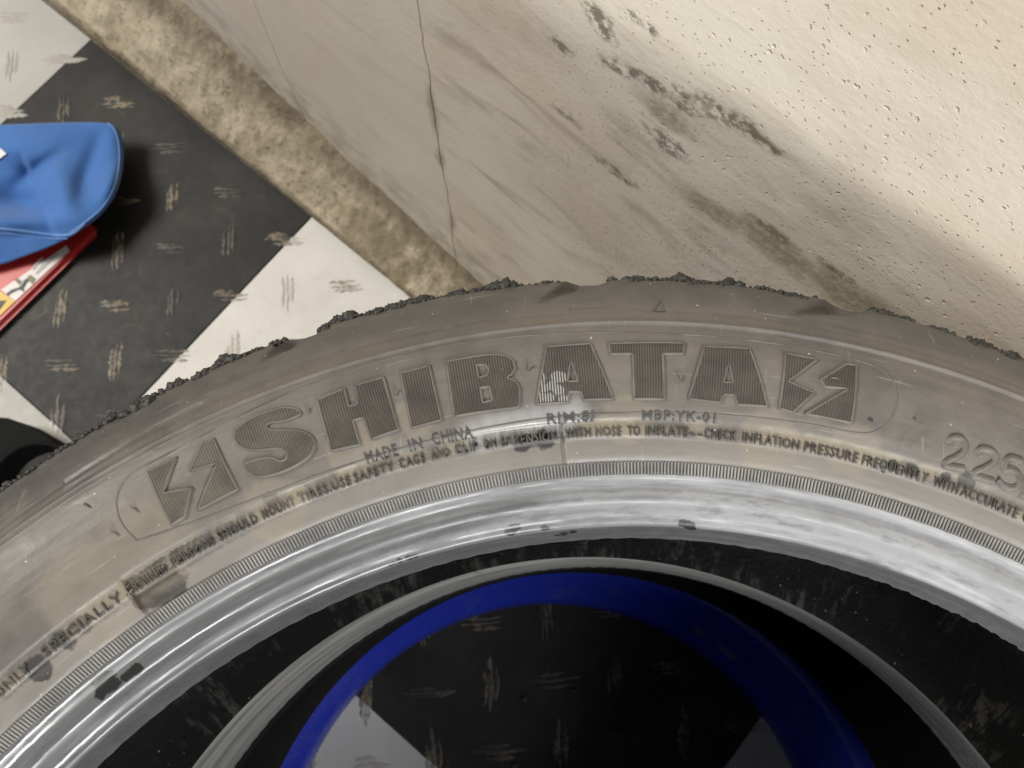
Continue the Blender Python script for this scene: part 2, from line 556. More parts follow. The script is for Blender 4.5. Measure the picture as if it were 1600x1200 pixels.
def revolve(name, prof, thetas, mat, parent=None, disp=None, closed=True):
    """prof: (r, z) list swept about z; disp(theta, r, z) -> dr, dz arrays"""
    P = np.array(prof, float)
    T = np.radians(np.array(thetas, float))
    r = np.repeat(P[None, :, 0], len(T), 0)
    z = np.repeat(P[None, :, 1], len(T), 0)
    th = np.repeat(T[:, None], len(P), 1)
    if disp is not None:
        dr, dz = disp(th, r, z)
        r = r + dr
        z = z + dz
    v = np.stack([r * np.cos(th), r * np.sin(th), z], -1).reshape(-1, 3)
    n, m = len(T), len(P)
    i = np.arange(n if closed else n - 1)[:, None]
    j = np.arange(m - 1)[None, :]
    a = (i * m + j)
    b = (((i + 1) % n) * m + j)
    f = np.stack([a, b, b + 1, a + 1], -1).reshape(-1, 4)
    me = bpy.data.meshes.new(name)
    me.vertices.add(len(v))
    me.vertices.foreach_set('co', v.astype(np.float32).ravel())
    me.loops.add(f.size)
    me.loops.foreach_set('vertex_index', f.astype(np.int32).ravel())
    me.polygons.add(len(f))
    me.polygons.foreach_set('loop_start', np.arange(0, f.size, 4, dtype=np.int32))
    me.polygons.foreach_set('loop_total', np.full(len(f), 4, np.int32))
    me.polygons.foreach_set('use_smooth', np.ones(len(f), bool))
    me.update(calc_edges=True)
    me.validate()
    me.materials.append(mat)
    o = bpy.data.objects.new(name, me)
    COL.objects.link(o)
    if parent:
        o.parent = parent
    return o


def dense(P, step):
    out = []
    for a, b in zip(P[:-1], P[1:]):
        n = max(1, int(math.hypot(b[0] - a[0], b[1] - a[1]) / step))
        for k in range(n):
            t = k / n
            out.append((a[0] + (b[0] - a[0]) * t, a[1] + (b[1] - a[1]) * t))
    out.append(P[-1])
    return out


def smooth_poly(P, it=2):
    for _ in range(it):
        Q = [P[0]]
        for a, b in zip(P[:-1], P[1:]):
            Q += [(a[0] * .75 + b[0] * .25, a[1] * .75 + b[1] * .25), (a[0] * .25 + b[0] * .75, a[1] * .25 + b[1] * .75)]
        Q.append(P[-1])
        P = Q
    return P


def fill_polygon(loops, step):
    """flat (x, y) loops, first outer then holes -> bmesh of small triangles"""
    bm = bmesh.new()
    vs = [[Vector((p[0], p[1], 0)) for p in lp] for lp in loops]
    tris = tessellate_polygon(vs)
    flat = [bm.verts.new(p) for lp in vs for p in lp]
    for t in tris:
        try:
            bm.faces.new([flat[k] for k in t])
        except ValueError:
            pass
    bmesh.ops.recalc_face_normals(bm, faces=bm.faces)
    for _ in range(7):
        long = [e for e in bm.edges if e.calc_length() > step]
        if not long:
            break
        bmesh.ops.subdivide_edges(bm, edges=long, cuts=1)
        bmesh.ops.triangulate(bm, faces=[f for f in bm.faces if len(f.verts) > 3])
    for f in bm.faces:
        if f.normal.z < 0:
            f.normal_flip()
    return bm


def resample(lp, step):
    out = []
    for a, b in zip(lp, lp[1:] + lp[:1]):
        d = math.dist(a, b)
        n = max(1, int(round(d / step)))
        out += [(a[0] + (b[0] - a[0]) * k / n, a[1] + (b[1] - a[1]) * k / n) for k in range(n)]
    return out


def mark(o, attr, pts):
    """store 1 at each (x, y, z, radius[, stretch]) falling to 0 at its edge, for the materials' blotches"""
    me = o.data
    n = len(me.vertices)
    co = np.empty(n * 3, np.float32)
    me.vertices.foreach_get('co', co)
    co = co.reshape(-1, 3)
    val = np.zeros(n, np.float32)
    for q in pts:
        st = np.array(q[4] if len(q) > 4 else (1, 1, 1))
        d = np.sqrt((((co - np.array(q[:3])) * st) ** 2).sum(1))
        val = np.maximum(val, np.clip(1.25 * (1 - d / (q[3] * 1.25)), 0, 1))
    a = me.attributes.new(attr, 'FLOAT', 'POINT')
    a.data.foreach_set('value', val)


# ================================================================== SETTING
# ---- floor: black and white tiles with a worn tread-bar relief
S = .3
U0, V0 = -.8376, -.290


def uv(u, v, z=0.):
    return np.array([u * U[0] + v * V[0], u * U[1] + v * V[1], z])


TW = .3015
fl = mesh_obj('floor', [uv(-2.6, -.33, -.006), uv(1.4, -.33, -.006), uv(1.4, 1.4, -.006), uv(-2.6, 1.4, -.006),
                        uv(-2.6, -.33, -.03), uv(1.4, -.33, -.03), uv(1.4, 1.4, -.03), uv(-2.6, 1.4, -.03)],
              [(0, 3, 2, 1), (4, 5, 6, 7), (0, 1, 5, 4), (1, 2, 6, 5), (2, 3, 7, 6), (3, 0, 4, 7)], M['grout'], None, False)
structure(fl)
tiles = {}


def tile_mesh(mat):
    bm = bmesh.new()
    g = .0006
    bmesh.ops.create_cube(bm, size=1)
    for v in bm.verts:
        v.co = Vector(((v.co.x) * (TW - g * 2), (v.co.y) * (S - g * 2), -.003 + v.co.z * .006))
    bmesh.ops.bevel(bm, geom=[e for e in bm.edges if all(v.co.z > -.001 for v in e.verts)], offset=.0005, segments=2, affect='EDGES')
    me = bpy.data.meshes.new('tile')
    bm.to_mesh(me)
    bm.free()
    me.materials.append(mat)
    return me


TM = [tile_mesh(M['dark_tile']), tile_mesh(M['pale_tile'])]
SHADED_BARS = m_plain('shaded_worn_bars', (.36, .345, .315), .5, .4, .3, 150)  # worn bars on the two dimmer tiles, shade put into their colour
SHADED_TILE = tile_mesh(m_tile('shaded_white_floor_tile', False, .62))  # white tile with the shade lying on it painted into its colour
for i in range(-2, 5):
    for j in range(0, 4):
        o = bpy.data.objects.new('tile', SHADED_TILE if (i, j) in ((-1, 0), (0, 1)) else TM[(i + j) % 2])
        COL.objects.link(o)
        o.parent = fl
        o.location = uv(U0 + (i + .5) * TW, V0 + (j + .5) * S)
        o.rotation_euler = (0, 0, PHI)
        tiles[i, j] = o
        # note: local y runs towards the wall, tile is symmetric


def mark_mesh(k):
    rnd = random.Random(k)
    bm = bmesh.new()
    n = 3
    for q in range(n):
        y0 = (q - 1) * .0043 + rnd.uniform(-.0010, .0010)
        L = (.040 if q == 1 else .029) * rnd.uniform(.65, 1.2)
        x0 = rnd.uniform(-.003, .003) + (.003 if q == 0 else -.003 if q == 2 else 0)
        w = .0026 * rnd.uniform(.6, 1.25)
        cur = rnd.uniform(-.0012, .0012)
        N = 15
        top, bl, br = [], [], []
        for s_ in range(N):
            tt = s_ / (N - 1) * 2 - 1
            ww = w * max(.08, (1 - tt * tt) ** .6)
            hh = .0009 * max(.05, (1 - tt * tt) ** .5)
            x = x0 + tt * L / 2
            yc = y0 + cur * tt * tt
            bl.append(bm.verts.new((x, yc - ww * rnd.uniform(.45, 1.3), .0001)))
            top.append(bm.verts.new((x, yc + rnd.uniform(-.0003, .0003), hh)))
            br.append(bm.verts.new((x, yc + ww * rnd.uniform(.45, 1.3), .0001)))
        for s_ in range(N - 1):
            bm.faces.new((bl[s_], bl[s_ + 1], top[s_ + 1], top[s_]))
            bm.faces.new((top[s_], top[s_ + 1], br[s_ + 1], br[s_]))
    me = bpy.data.meshes.new('tread_bar')
    bm.normal_update()
    bm.to_mesh(me)
    bm.free()
    me.polygons.foreach_set('use_smooth', [True] * len(me.polygons))
    me.materials.append(M['mark'])
    return me


MM = [mark_mesh(k) for k in range(14)]
for (i, j), t in tiles.items():
    if not (-2 <= i <= 3 and 0 <= j <= 2):
        continue
    if (i, j) in ((3, 2), (2, 2)):
        continue
    for a in range(4):
        for b in range(4):
            for horiz in (True, False):
                al, be = (.234 + .25 * a, .113 + .25 * b) if horiz else (.109 + .25 * a, .238 + .25 * b)
                p = uv(U0 + (i + al) * TW, V0 + (j + be) * S)
                q = RC @ (p - CAM)
                qx, qy = 800 + FPX * q[0] / q[2], 600 + FPX * q[1] / q[2]
                if not (-260 < qx < 1860 and -260 < qy < 1460):      # well outside the photograph
                    continue
                if p @ V < V0 + .02:
                    continue
                o = bpy.data.objects.new('tread_bar', MM[random.randrange(14)])
                COL.objects.link(o)
                o.parent = t
                lx = (al - .5) * TW
                ly = -(be - .5) * S
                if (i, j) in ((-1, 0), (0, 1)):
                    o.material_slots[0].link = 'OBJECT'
                    o.material_slots[0].material = SHADED_BARS
                o.location = (lx, ly, 0)
                o.rotation_euler = (0, 0, math.radians(2 if horiz else 92) - PHI + random.uniform(-.05, .05))

# ---- wall of slabs with two upright joints
wa = math.atan2(.03, 1)
wdir = (U + .03 * V)
wdir = wdir / np.linalg.norm(wdir)
wn = np.cross(wdir, [0, 0, 1])
if wn @ V < 0:
    wn = -wn
p0 = uv(0, wall_v(0))
# local axes: x along wall, y up, z out of the wall towards the room
WM = Matrix([[wdir[0], 0, wn[0], p0[0]], [wdir[1], 0, wn[1], p0[1]], [0, 1, 0, 0], [0, 0, 0, 1]])


def slab(name, x0, x1, z0, z1, zb, mat, parent, jag=0.):
    nx = max(2, int((x1 - x0) / .007))
    ny = 150
    v, f = [], []
    for k in range(ny + 1):
        y = z0 + (z1 - z0) * k / ny
        e0 = jag * noise.noise((x0 * 9, y * 26, 1.3)) + jag * .5 * noise.noise((x0 * 9, y * 90, 4.3))
        e1 = jag * noise.noise((x1 * 9, y * 26, 1.3)) + jag * .5 * noise.noise((x1 * 9, y * 90, 4.3))
        for q in range(nx + 1):
            x = x0 + e0 + (x1 + e1 - x0 - e0) * q / nx
            ed = min(q, nx - q) / nx
            dz = 0
            v.append((x, y, dz + .0008 * noise.noise((x * 14, y * 14, 0))))
    for k in range(ny):
        for q in range(nx):
            a = k * (nx + 1) + q
            f.append((a, a + 1, a + nx + 2, a + nx + 1))
    nb = len(v)
    # side returns, with corners of their own so that the arris stays crisp
    for col in (0, nx):
        b0 = len(v)
        for k in range(ny + 1):
            c = v[k * (nx + 1) + col]
            v += [(c[0], c[1], c[2]), (c[0], c[1], zb)]
        for k in range(ny):
            a = b0 + k * 2
            f.append((a, a + 1, a + 3, a + 2) if col else (a + 1, a, a + 2, a + 3))
    return mesh_obj(name, v, f, mat, parent)


bm = bmesh.new()
bmesh.ops.create_cube(bm, size=1)
for v in bm.verts:
    v.co = Vector((-.35 + v.co.x * 2.9, .5 + v.co.y * 1.1, -.046 + v.co.z * .08))
wall = bm_obj('wall', bm, M['joint'])
wall.matrix_world = WM
structure(wall)
for x0, x1 in ((-1.8, -.57460), (-.57385, -.39105), (-.3901, 1.1)):
    sl = slab('slab', x0, x1, -.05, 1.05, -.0058, M['wall'], wall, .0024)
    el = (1, 2.2, 1)
    mark(sl, 'stain', [(-.252, .470, 0, .015, el), (-.236, .474, 0, .016, el), (-.222, .482, 0, .014, el), (-.208, .486, 0, .016, el), (-.197, .487, 0, .010, el),
                       (-.283, .487, 0, .012, el), (-.277, .476, 0, .012, el), (-.299, .447, 0, .011, el), (-.262, .500, 0, .010, el), (-.268, .463, 0, .012, el),
                       (-.175, .432, 0, .016, (1, 2.6, 1)), (-.145, .440, 0, .014, (1, 2.6, 1)), (-.29, .40, 0, .02, (1, 4, 1)), (-.255, .385, 0, .022, (1, 4, 1)), (-.235, .44, 0, .018, el)])
    mark(sl, 'damp', [(-.391, .226, 0, .020, (4.5, 1, 1)), (-.388, .12, 0, .025, (4.5, 1, 1)), (-.392, .29, 0, .04, (11, 1, 1)), (-.577, .07, 0, .02, (2.5, 1, 1)), (-.170, .425, 0, .030, (1, 1.7, 1)), (-.135, .430, 0, .028, (1, 1.7, 1)), (-.205, .415, 0, .022, (1, 2, 1)),
                      (-.240, .458, 0, .020, (1, 2, 1))])

# ---- mortar kerb along the foot of the wall
KU = np.array([-1.8, -.704, -.64, -.574, -.525, -.47, -.416, -.357, -.25, -.1, 1.0])
KH = np.array([.20, .118, .098, .080, .062, .054, .042, .026, .012, .008, .008])
v, f = [], []
us = np.concatenate([np.linspace(-1.8, -1.0, 30), np.linspace(-.99, -.2, 330), np.linspace(-.19, 1., 40)])
NS = 34
for u_ in us:
    hk = float(np.interp(u_, KU, KH))
    vw = wall_v(u_) - .002
    vf = V0 + .001
    for k in range(NS + 1):
        t = k / NS
        # rises steeply from the floor, rounds over, then leans back to the wall
        if t < .25:
            s_ = t / .25
            pv, pz = vf + .0022 * s_ * s_, -.004 + (hk * .30) * s_
        else:
            s_ = (t - .25) / .75
            pv, pz = vf + .0022 + (vw - vf - .0022) * s_, -.004 + hk * (.30 + .70 * s_ ** 1.15)
        q = Vector((u_ * 30, pv * 30, pz * 30))
        d = .0022 * noise.fractal(q, 1., 2., 4) + .0012 * noise.noise(q * 5)
        ff = min(1, t * 8)
        v.append(uv(u_, pv + d * .6 * ff, pz + d * ff) if k < NS else uv(u_, pv, pz + .004 * noise.noise((u_ * 22, 3, 1)) + .003 * noise.noise((u_ * 70, 8, 1))))
for i in range(len(us) - 1):
    for k in range(NS):
        a = i * (NS + 1) + k
        f.append((a, a + 1, a + NS + 2, a + NS + 1))
kerb = mesh_obj('kerb', [(x @ U, x @ V, x[2]) for x in v], [tuple(reversed(q)) for q in f], M['kerb'])
kerb.matrix_world = Matrix([[U[0], V[0], 0, 0], [U[1], V[1], 0, 0], [0, 0, 1, 0], [0, 0, 0, 1]])
bm = bmesh.new()
bm.from_mesh(kerb.data)
bmesh.ops.recalc_face_normals(bm, faces=bm.faces)
if sum(1 for q in bm.faces if q.normal.z > 0) < len(bm.faces) / 2:
    bmesh.ops.reverse_faces(bm, faces=bm.faces)
bm.to_mesh(kerb.data)
bm.free()
structure(kerb)

# ================================================================== UPPER TYRE
tyre = tag(empty('tyre', (0, 0, H)), 'dusty worn tyre with large ribbed lettering, lying on top of the stack against the wall', 'tyre')
# the parts are modelled with the tyre's highest point at z = 0 of this Empty
TH = sorted(set(np.round(np.concatenate([np.arange(15, 190, .2), np.arange(190, 375, 2.)] + [np.arange(round(a) - 1.6, round(a) + 1.6, .05) for a in (ontyre((881, 715))[0], ontyre((215, 945))[0], ontyre((880, 455))[0], ontyre((1270, 480))[0], ontyre((430, 548))[0])]), 4)))
TH = [t for t in TH if t < 375]

grooves = []
for (a, b) in [((905, 441), (838, 474)), ((1302, 478), (1232, 490)), ((452, 533), (405, 566)), ((1660, 590), (1600, 566))]:
    grooves.append((ontyre(a), ontyre(b)))
th_a = [g[0][0] for g in grooves[:3]]
stepg = 15.3
for k in range(-1, -22, -1):
    th0 = grooves[1][0][0] + k * stepg
    grooves.append(((th0, .3175), (th0 + 1.2, .3085)))
creases = []       # (theta0, theta1, r) shallow steps on the shoulder
for a, b in [((100, 757), (317, 631)), ((456, 572), (700, 515)), ((712, 511), (768, 499)), ((890, 484), (1012, 483)), ((1290, 508), (1520, 560))]:
    ta, ra = ontyre(a)
    tb, rb = ontyre(b)
    creases.append((tb, ta, rb, ra))


def groove_depth(d, r):
    dep_t = np.zeros_like(r)
    for (t1, r1), (t2, r2) in grooves:
        X = (d - t1) * math.pi / 180 * .312
        Y = r - r1
        ex, ey = (t2 - t1) * math.pi / 180 * .312, r2 - r1
        L2 = ex * ex + ey * ey
        s_ = np.clip((X * ex + Y * ey) / L2, -.6, 1)
        dist = np.hypot(X - s_ * ex, Y - s_ * ey)
        wdt = .0034 * np.clip(1 - s_, .0, 1.2) + .0006
        m = np.minimum(1, np.clip(1 - dist / wdt, 0, 1) * 1.6)
        dep_t = np.maximum(dep_t, m * .0034 * np.clip(1.05 - s_, 0, 1.1) * np.clip((.3186 - r) / .003, .40, 1))
    return dep_t


def side_disp(th, r, z):
    d = np.degrees(th)
    g = groove_depth(d, r)
    dz = -g
    dr = -g * .7
    for t1, t2, ra, rb in creases:
        w = np.clip((d - t1) / (t2 - t1), 0, 1)
        rc = ra + (rb - ra) * w
        inside = (d > t1) & (d < t2)
        m = np.exp(-((r - rc) / .00045) ** 2) * inside
        dz -= .0007 * m
        dz += .0004 * np.exp(-((r - rc + .0009) / .0005) ** 2) * inside
    # mould seams across the smooth ring
    ring = np.clip((r - .2536) / .0006, 0, 1) * np.clip((.2662 - r) / .0006, 0, 1)
    for px, w, h in (((881, 715), .10, -.0009), ((215, 945), .14, .0011), ((1640, 900), .1, -.0008)):
        ts = ontyre(px)[0]
        dz += ring * h * np.exp(-((d - ts) / w) ** 2)
    ts = ontyre((881, 715))[0]
    dz -= ring * .0006 * (1 / (1 + np.exp(-(d - ts) / .05))) * (1 / (1 + np.exp((d - ts - 6) / 1.2)))
    ts = ontyre((215, 945))[0]
    dz -= ring * .0010 * (1 / (1 + np.exp((d - ts) / .05))) * (1 / (1 + np.exp(-(d - ts + 6) / 1.2)))
    return dr, dz


PL = [(r, z) for r, z in zip(PR, PZ)]
i_k = 21    # index of (.2534)
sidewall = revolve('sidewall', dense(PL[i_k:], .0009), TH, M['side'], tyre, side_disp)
mark(sidewall, 'clean', [tyre_pt(p) + (.0062,) for p in [(840, 658), (815, 664), (790, 668), (765, 674), (865, 652), (890, 648), (742, 680)]])
mark(sidewall, 'dark', [tyre_pt(p) + (q,) for p, q in
     [((245, 925), .0065), ((270, 915), .006), ((225, 930), .005), ((820, 692), .004), ((850, 689), .004),
      ((425, 780), .003), ((1425, 735), .003), ((1395, 726), .002), ((60, 1045), .005), ((1360, 655), .0012),
      ((130, 975), .004), ((1510, 752), .0035), ((1478, 745), .002), ((215, 915), .004), ((100, 1000), .004)]])
mark(sidewall, 'tan', [tyre_pt(p) + (q,) for p, q in
     [((560, 690), .012), ((230, 860), .018), ((1200, 690), .012), ((980, 650), .010), ((1330, 700), .010),
      ((650, 650), .008), ((430, 800), .012), ((150, 930), .02)]])
tread_prof = [PL[-1], (.3188, -.034), (.3193, -.045), (.3195, -.07), (.3196, -.1175), (.3195, -.165), (.3193, -.19), (.3188, -.201), (.3184, -.205)]
THc = np.arange(0, 360, 1.)


def tread_disp(th, r, z):
    d = np.degrees(th)
    dr = np.zeros_like(r)
    for zc in (-.085, -.15):
        dr -= .005 * (np.abs(z - zc) < .006)
    g = groove_depth(d, np.full_like(r, PL[-1][0])) * np.clip((z + .20) / .17, 0, 1)
    return dr - g * .7, -g


tp = dense(tread_prof, .004)
revolve('tread', tp, TH, M['tread'], tyre, tread_disp)
lowside = [(r, -.235 - z) for r, z in reversed(PL) if r > .235]
lowside[0] = tread_prof[-1]
revolve('lower_sidewall', lowside, THc, M['black'], tyre)


def bead_disp(th, r, z):
    d = np.degrees(th)
    n = (np.sin(d * 3.1) * .5 + np.sin(d * 7.7 + 1) * .3 + np.sin(d * 17.3 + 2) * .2)
    toe = np.clip((.2340 - r) / .002, 0, 1)
    rag = np.sin(d * 41) * .3 + np.sin(d * 67 + 2) * .3 + np.sin(d * 97 + 1) * .4
    right = np.clip((80 - d) / 20, 0, 1)
    return toe * (n * .00015 + rag * (.0001 + .0005 * right)), n * .00012


bead = revolve('bead', dense(smooth_poly(PL[:i_k], 1), .0008), np.arange(0, 360, .3), M['bead'], tyre, bead_disp)
mark(bead, 'dark', [tyre_pt(p) + (q,) for p, q in
     [((800, 828), .0026), ((795, 829), .002), ((806, 824), .002), ((851, 826), .0016), ((1068, 818), .0022), ((1078, 822), .0024),
      ((1082, 826), .002), ((1062, 820), .0014), ((882, 834), .0022), ((896, 831), .0020), ((870, 836), .0014), ((165, 1062), .0042), ((174, 1070), .0032),
      ((196, 1058), .0024), ((158, 1084), .0026), ((212, 1047), .0026), ((640, 872), .0014), ((625, 876), .0014), ((610, 882), .0012), ((650, 868), .0012)]])
# inner surface down to the lower bead
liner_prof = [PL[0], (.2325, -.0300), (.2365, -.0330), (.245, -.0360), (.262, -.0330), (.280, -.0320), (.293, -.0370), (.303, -.050),
              (.3085, -.072), (.3100, -.1175), (.3085, -.158), (.303, -.178), (.293, -.190), (.280, -.195), (.262, -.1935),
              (.248, -.191), (.2385, -.1875), (.2305, -.1850)]
lp_ = smooth_poly(liner_prof, 2)


def liner_disp(th, r, z):
    d = np.degrees(th)
    s_ = np.sin(d * 2.0) * .0004 + .0003 * np.sin(d * 5.3 + z * 300)
    m = np.clip((r - .24) / .02, 0, 1)
    return s_ * m, s_ * m


revolve('inner_liner', dense(lp_, .006), np.arange(0, 360, 1), M['liner'], tyre, liner_disp)
# lower bead: rounded grey lip.  (slightly off centre: the loose carcass sags)
lb_prof = smooth_poly([(.2305, -.1850), (.2293, -.1880), (.2281, -.198), (.2271, -.210), (.2266, -.222), (.2265, -.2310), (.2272, -.2350), (.2300, -.2345),
                       (.2345, -.2260), (.236, -.2200)], 2)
SAG = math.radians(100)


def lb_disp(th, r, z):
    d = np.degrees(th)
    m = np.clip((-.185 - z) / .03, 0, 1) * np.clip((.2345 - r) / .004, 0, 1)
    n = (np.sin(d * 3.7) * .5 + np.sin(d * 9.1 + 1) * .3 + np.sin(d * 23.3 + 2) * .3)
    return m * (.0075 * np.cos(th) + n * .00022), m * n * .0002


lowbead = revolve('bead', dense(lb_prof, .003), np.arange(0, 360, .5), M['lowbead'], tyre, lb_disp)

# ---- serrated band: about a thousand and a half radial ribs, joined
NR = 1560
rr = np.array([.2494, .2497, .2531, .2534])
hh = np.array([-.0068, -.00605, -.00600, -.0066])
vv, ff = [], []
for k in range(NR):
    t0 = 2 * math.pi * k / NR
    w = 2 * math.pi / NR
    b0 = len(vv)
    deg = math.degrees(t0)
    sk = .0012 * (deg - 92) / 30 if 20 < deg < 180 else 0
    for q in range(4):
        s_ = sk * (rr[q] - .2514) / .002
        for dt, dz in ((-.30, -.0005), (-.16, 0), (.16, 0), (.30, -.0005)):
            tt = t0 + dt * w + s_
            vv.append((rr[q] * math.cos(tt), rr[q] * math.sin(tt), hh[q] + dz))
    for q in range(3):
        for c_ in range(3):
            a = b0 + q * 4 + c_
            ff.append((a, a + 4, a + 5, a + 1))
sb = mesh_obj('serrated_band', vv, [tuple(reversed(q)) for q in ff], M['serr'], tyre, False)
sb['kind'] = 'stuff'
revolve('band_floor', [(.2493, -.00665), (.2535, -.00645)], np.arange(0, 360, .5), m_plain('band_floor_rubber', (.135, .133, .130), .6), tyre)


# ---- big lettering, traced as outlines on the sidewall
def to_polar(loop, org, k):
    out = []
    for p in loop:
        th, r = ontyre((org[0] + p[0] * k, org[1] + p[1] * k))
        out.append((math.radians(th) * .28, r))
    return out


def polar_xyz(x, r, dz):
    t = x / .28
    return (r * math.cos(t), r * math.sin(t), float(zs(r)) - H + dz)


def letter(name, loops, org, k, lift=.00060, rim_h=.00078, rim_w=.0011):
    L = [resample(to_polar(lp, org, k), .0008) for lp in loops]
    bm = fill_polygon(L, .0022)
    rib = bm.verts.layers.float.new('rib')
    cx = sum(p[0] for p in L[0]) / len(L[0])
    for v in bm.verts:
        x, r = v.co.x, v.co.y
        v[rib] = (x - cx) * r / .28
        v.co = Vector(polar_xyz(x, r, lift))
    bm.normal_update()
    up = sum(f.normal.z for f in bm.faces)
    if up < 0:
        bmesh.ops.reverse_faces(bm, faces=bm.faces)
    # raised edge round each outline: steep on the letter side, gentle outside
    for li, lp in enumerate(L):
        ar = sum(a[0] * b[1] - b[0] * a[1] for a, b in zip(lp, lp[1:] + lp[:1]))
        sg = 1 if ar > 0 else -1
        if li:
            sg = -sg
        n = len(lp)
        rows = []
        for i in range(n):
            a, b, c = lp[i - 2], lp[i], lp[(i + 2) % n]
            tx, ty = c[0] - a[0], c[1] - a[1]
            tl = math.hypot(tx, ty) + 1e-12
            nx, ny = sg * ty / tl, -sg * tx / tl
            row = [bm.verts.new(polar_xyz(b[0] + nx * o, b[1] + ny * o, z)) for o, z in
                   ((-.00045, lift), (-.00032, rim_h), (.00002, rim_h), (.00042, -.0001))]
            rows.append(row)
        for i in range(n):
            A, B = rows[i], rows[(i + 1) % n]
            for q in range(3):
                fc = bm.faces.new((A[q], B[q], B[q + 1], A[q + 1]))
                fc.material_index = 1
                fc.smooth = True
                fc.normal_update()
                if fc.normal.z < 0:
                    fc.normal_flip()
    o = bm_obj(name, bm, [M['letter'], M['rim']], tyre)
    mark(o, 'silver', [tyre_pt(q, .0003) + (.0021,) for q in [(842, 622), (848, 606), (858, 622), (862, 602), (869, 588), (874, 610), (879, 590), (880, 625), (845, 590)]])
    return o


def curve(lp):
    """closed Chaikin smoothing"""
    for _ in range(2):
        Q = []
        for a, b in zip(lp, lp[1:] + lp[:1]):
            Q += [(a[0] * .75 + b[0] * .25, a[1] * .75 + b[1] * .25), (a[0] * .25 + b[0] * .75, a[1] * .25 + b[1] * .75)]
        lp = Q
    return lp


c3 = ((180, 640), .1875)
g2 = ((300, 400), 1 / 3)
c5 = ((640, 400), .3)
g7 = ((1200, 400), 1 / 3)
letter('emblem_piece', [[(270, 515), (515, 395), (408, 692), (645, 650), (585, 892), (472, 965)]], *c3)
letter('emblem_piece', [[(625, 515), (735, 275), (825, 240), (1030, 665), (690, 840), (745, 690), (850, 450)]], *c3)
S_ = [(520, 742), (495, 714), (440, 706), (380, 718), (300, 746), (232, 785), (198, 828), (200, 872), (232, 903), (290, 914), (360, 908),
      (418, 902), (446, 922), (442, 955), (412, 962), (380, 942), (330, 944), (240, 970), (258, 1012), (298, 1038), (360, 1034), (450, 1006),
      (538, 957), (578, 908), (580, 862), (548, 829), (485, 812), (400, 816), (360, 812), (350, 794), (368, 780), (430, 778)]
letter('letter', [curve(S_)], *g2)
letter('letter', [[(585, 672), (718, 620), (738, 704), (777, 692), (762, 606), (900, 567), (972, 815), (842, 860), (800, 760), (758, 772), (790, 886), (655, 916)]], *g2)
letter('letter', [[(978, 548), (1115, 512), (1172, 770), (1030, 808)]], *g2)
B_ = [(190, 548), (395, 514), (450, 511), (505, 518), (545, 545), (553, 585), (530, 620), (510, 633), (560, 655), (577, 690), (575, 780), (560, 790), (545, 793), (232, 838)]
letter('letter', [B_, [(350, 570), (395, 568), (412, 595), (400, 620), (362, 632)], [(370, 688), (415, 682), (430, 750), (382, 762)]], *c5)
letter('letter', [[(712, 472), (942, 455), (1062, 748), (905, 752), (890, 710), (832, 710), (825, 765), (658, 775)], [(840, 550), (875, 650), (825, 652)]], *c5)
letter('letter', [[(1035, 455), (1435, 452), (1424, 510), (1320, 512), (1328, 748), (1165, 748), (1160, 512), (1042, 512)]], *c5)
letter('letter', [[(1100, 541), (1171, 544), (1199, 636), (1152, 633), (1146, 618), (1131, 617), (1126, 630), (1075, 624)],
                  [(1138, 569), (1145, 597), (1131, 597)]], (0, 0), 1)
letter('emblem_piece', [[(80, 455), (232, 485), (97, 588), (218, 640), (115, 735), (50, 715)]], *g7)
letter('emblem_piece', [[(245, 580), (365, 505), (415, 512), (390, 785), (172, 742), (370, 625), (262, 614)]], *g7)


# ---- thin moulded lines: the capsule round the name, the numerals, the arrow mark
def cord(name, pts, w, h, mat, closed=False):
    """a low rounded ridge along (x, r) points"""
    n = len(pts)
    v, f = [], []
    for i in range(n):
        a = pts[(i - 1) % n] if (closed or i) else pts[0]
        c = pts[(i + 1) % n] if (closed or i < n - 1) else pts[-1]
        tx, ty = c[0] - a[0], c[1] - a[1]
        tl = math.hypot(tx, ty) + 1e-12
        nx, ny = -ty / tl, tx / tl
        for o, z in ((-1, -.0001), (-.55, h * .75), (0, h), (.55, h * .75), (1, -.0001)):
            v.append(polar_xyz(pts[i][0] + nx * o * w, pts[i][1] + ny * o * w, z))
    m = n if closed else n - 1
    for i in range(m):
        for q in range(4):
            a, b = i * 5 + q, ((i + 1) % n) * 5 + q
            f.append((a, a + 1, b + 1, b))
    return mesh_obj(name, v, f, mat, tyre)


def pol(p):
    th, r = ontyre(p)
    return (math.radians(th) * .28, r)


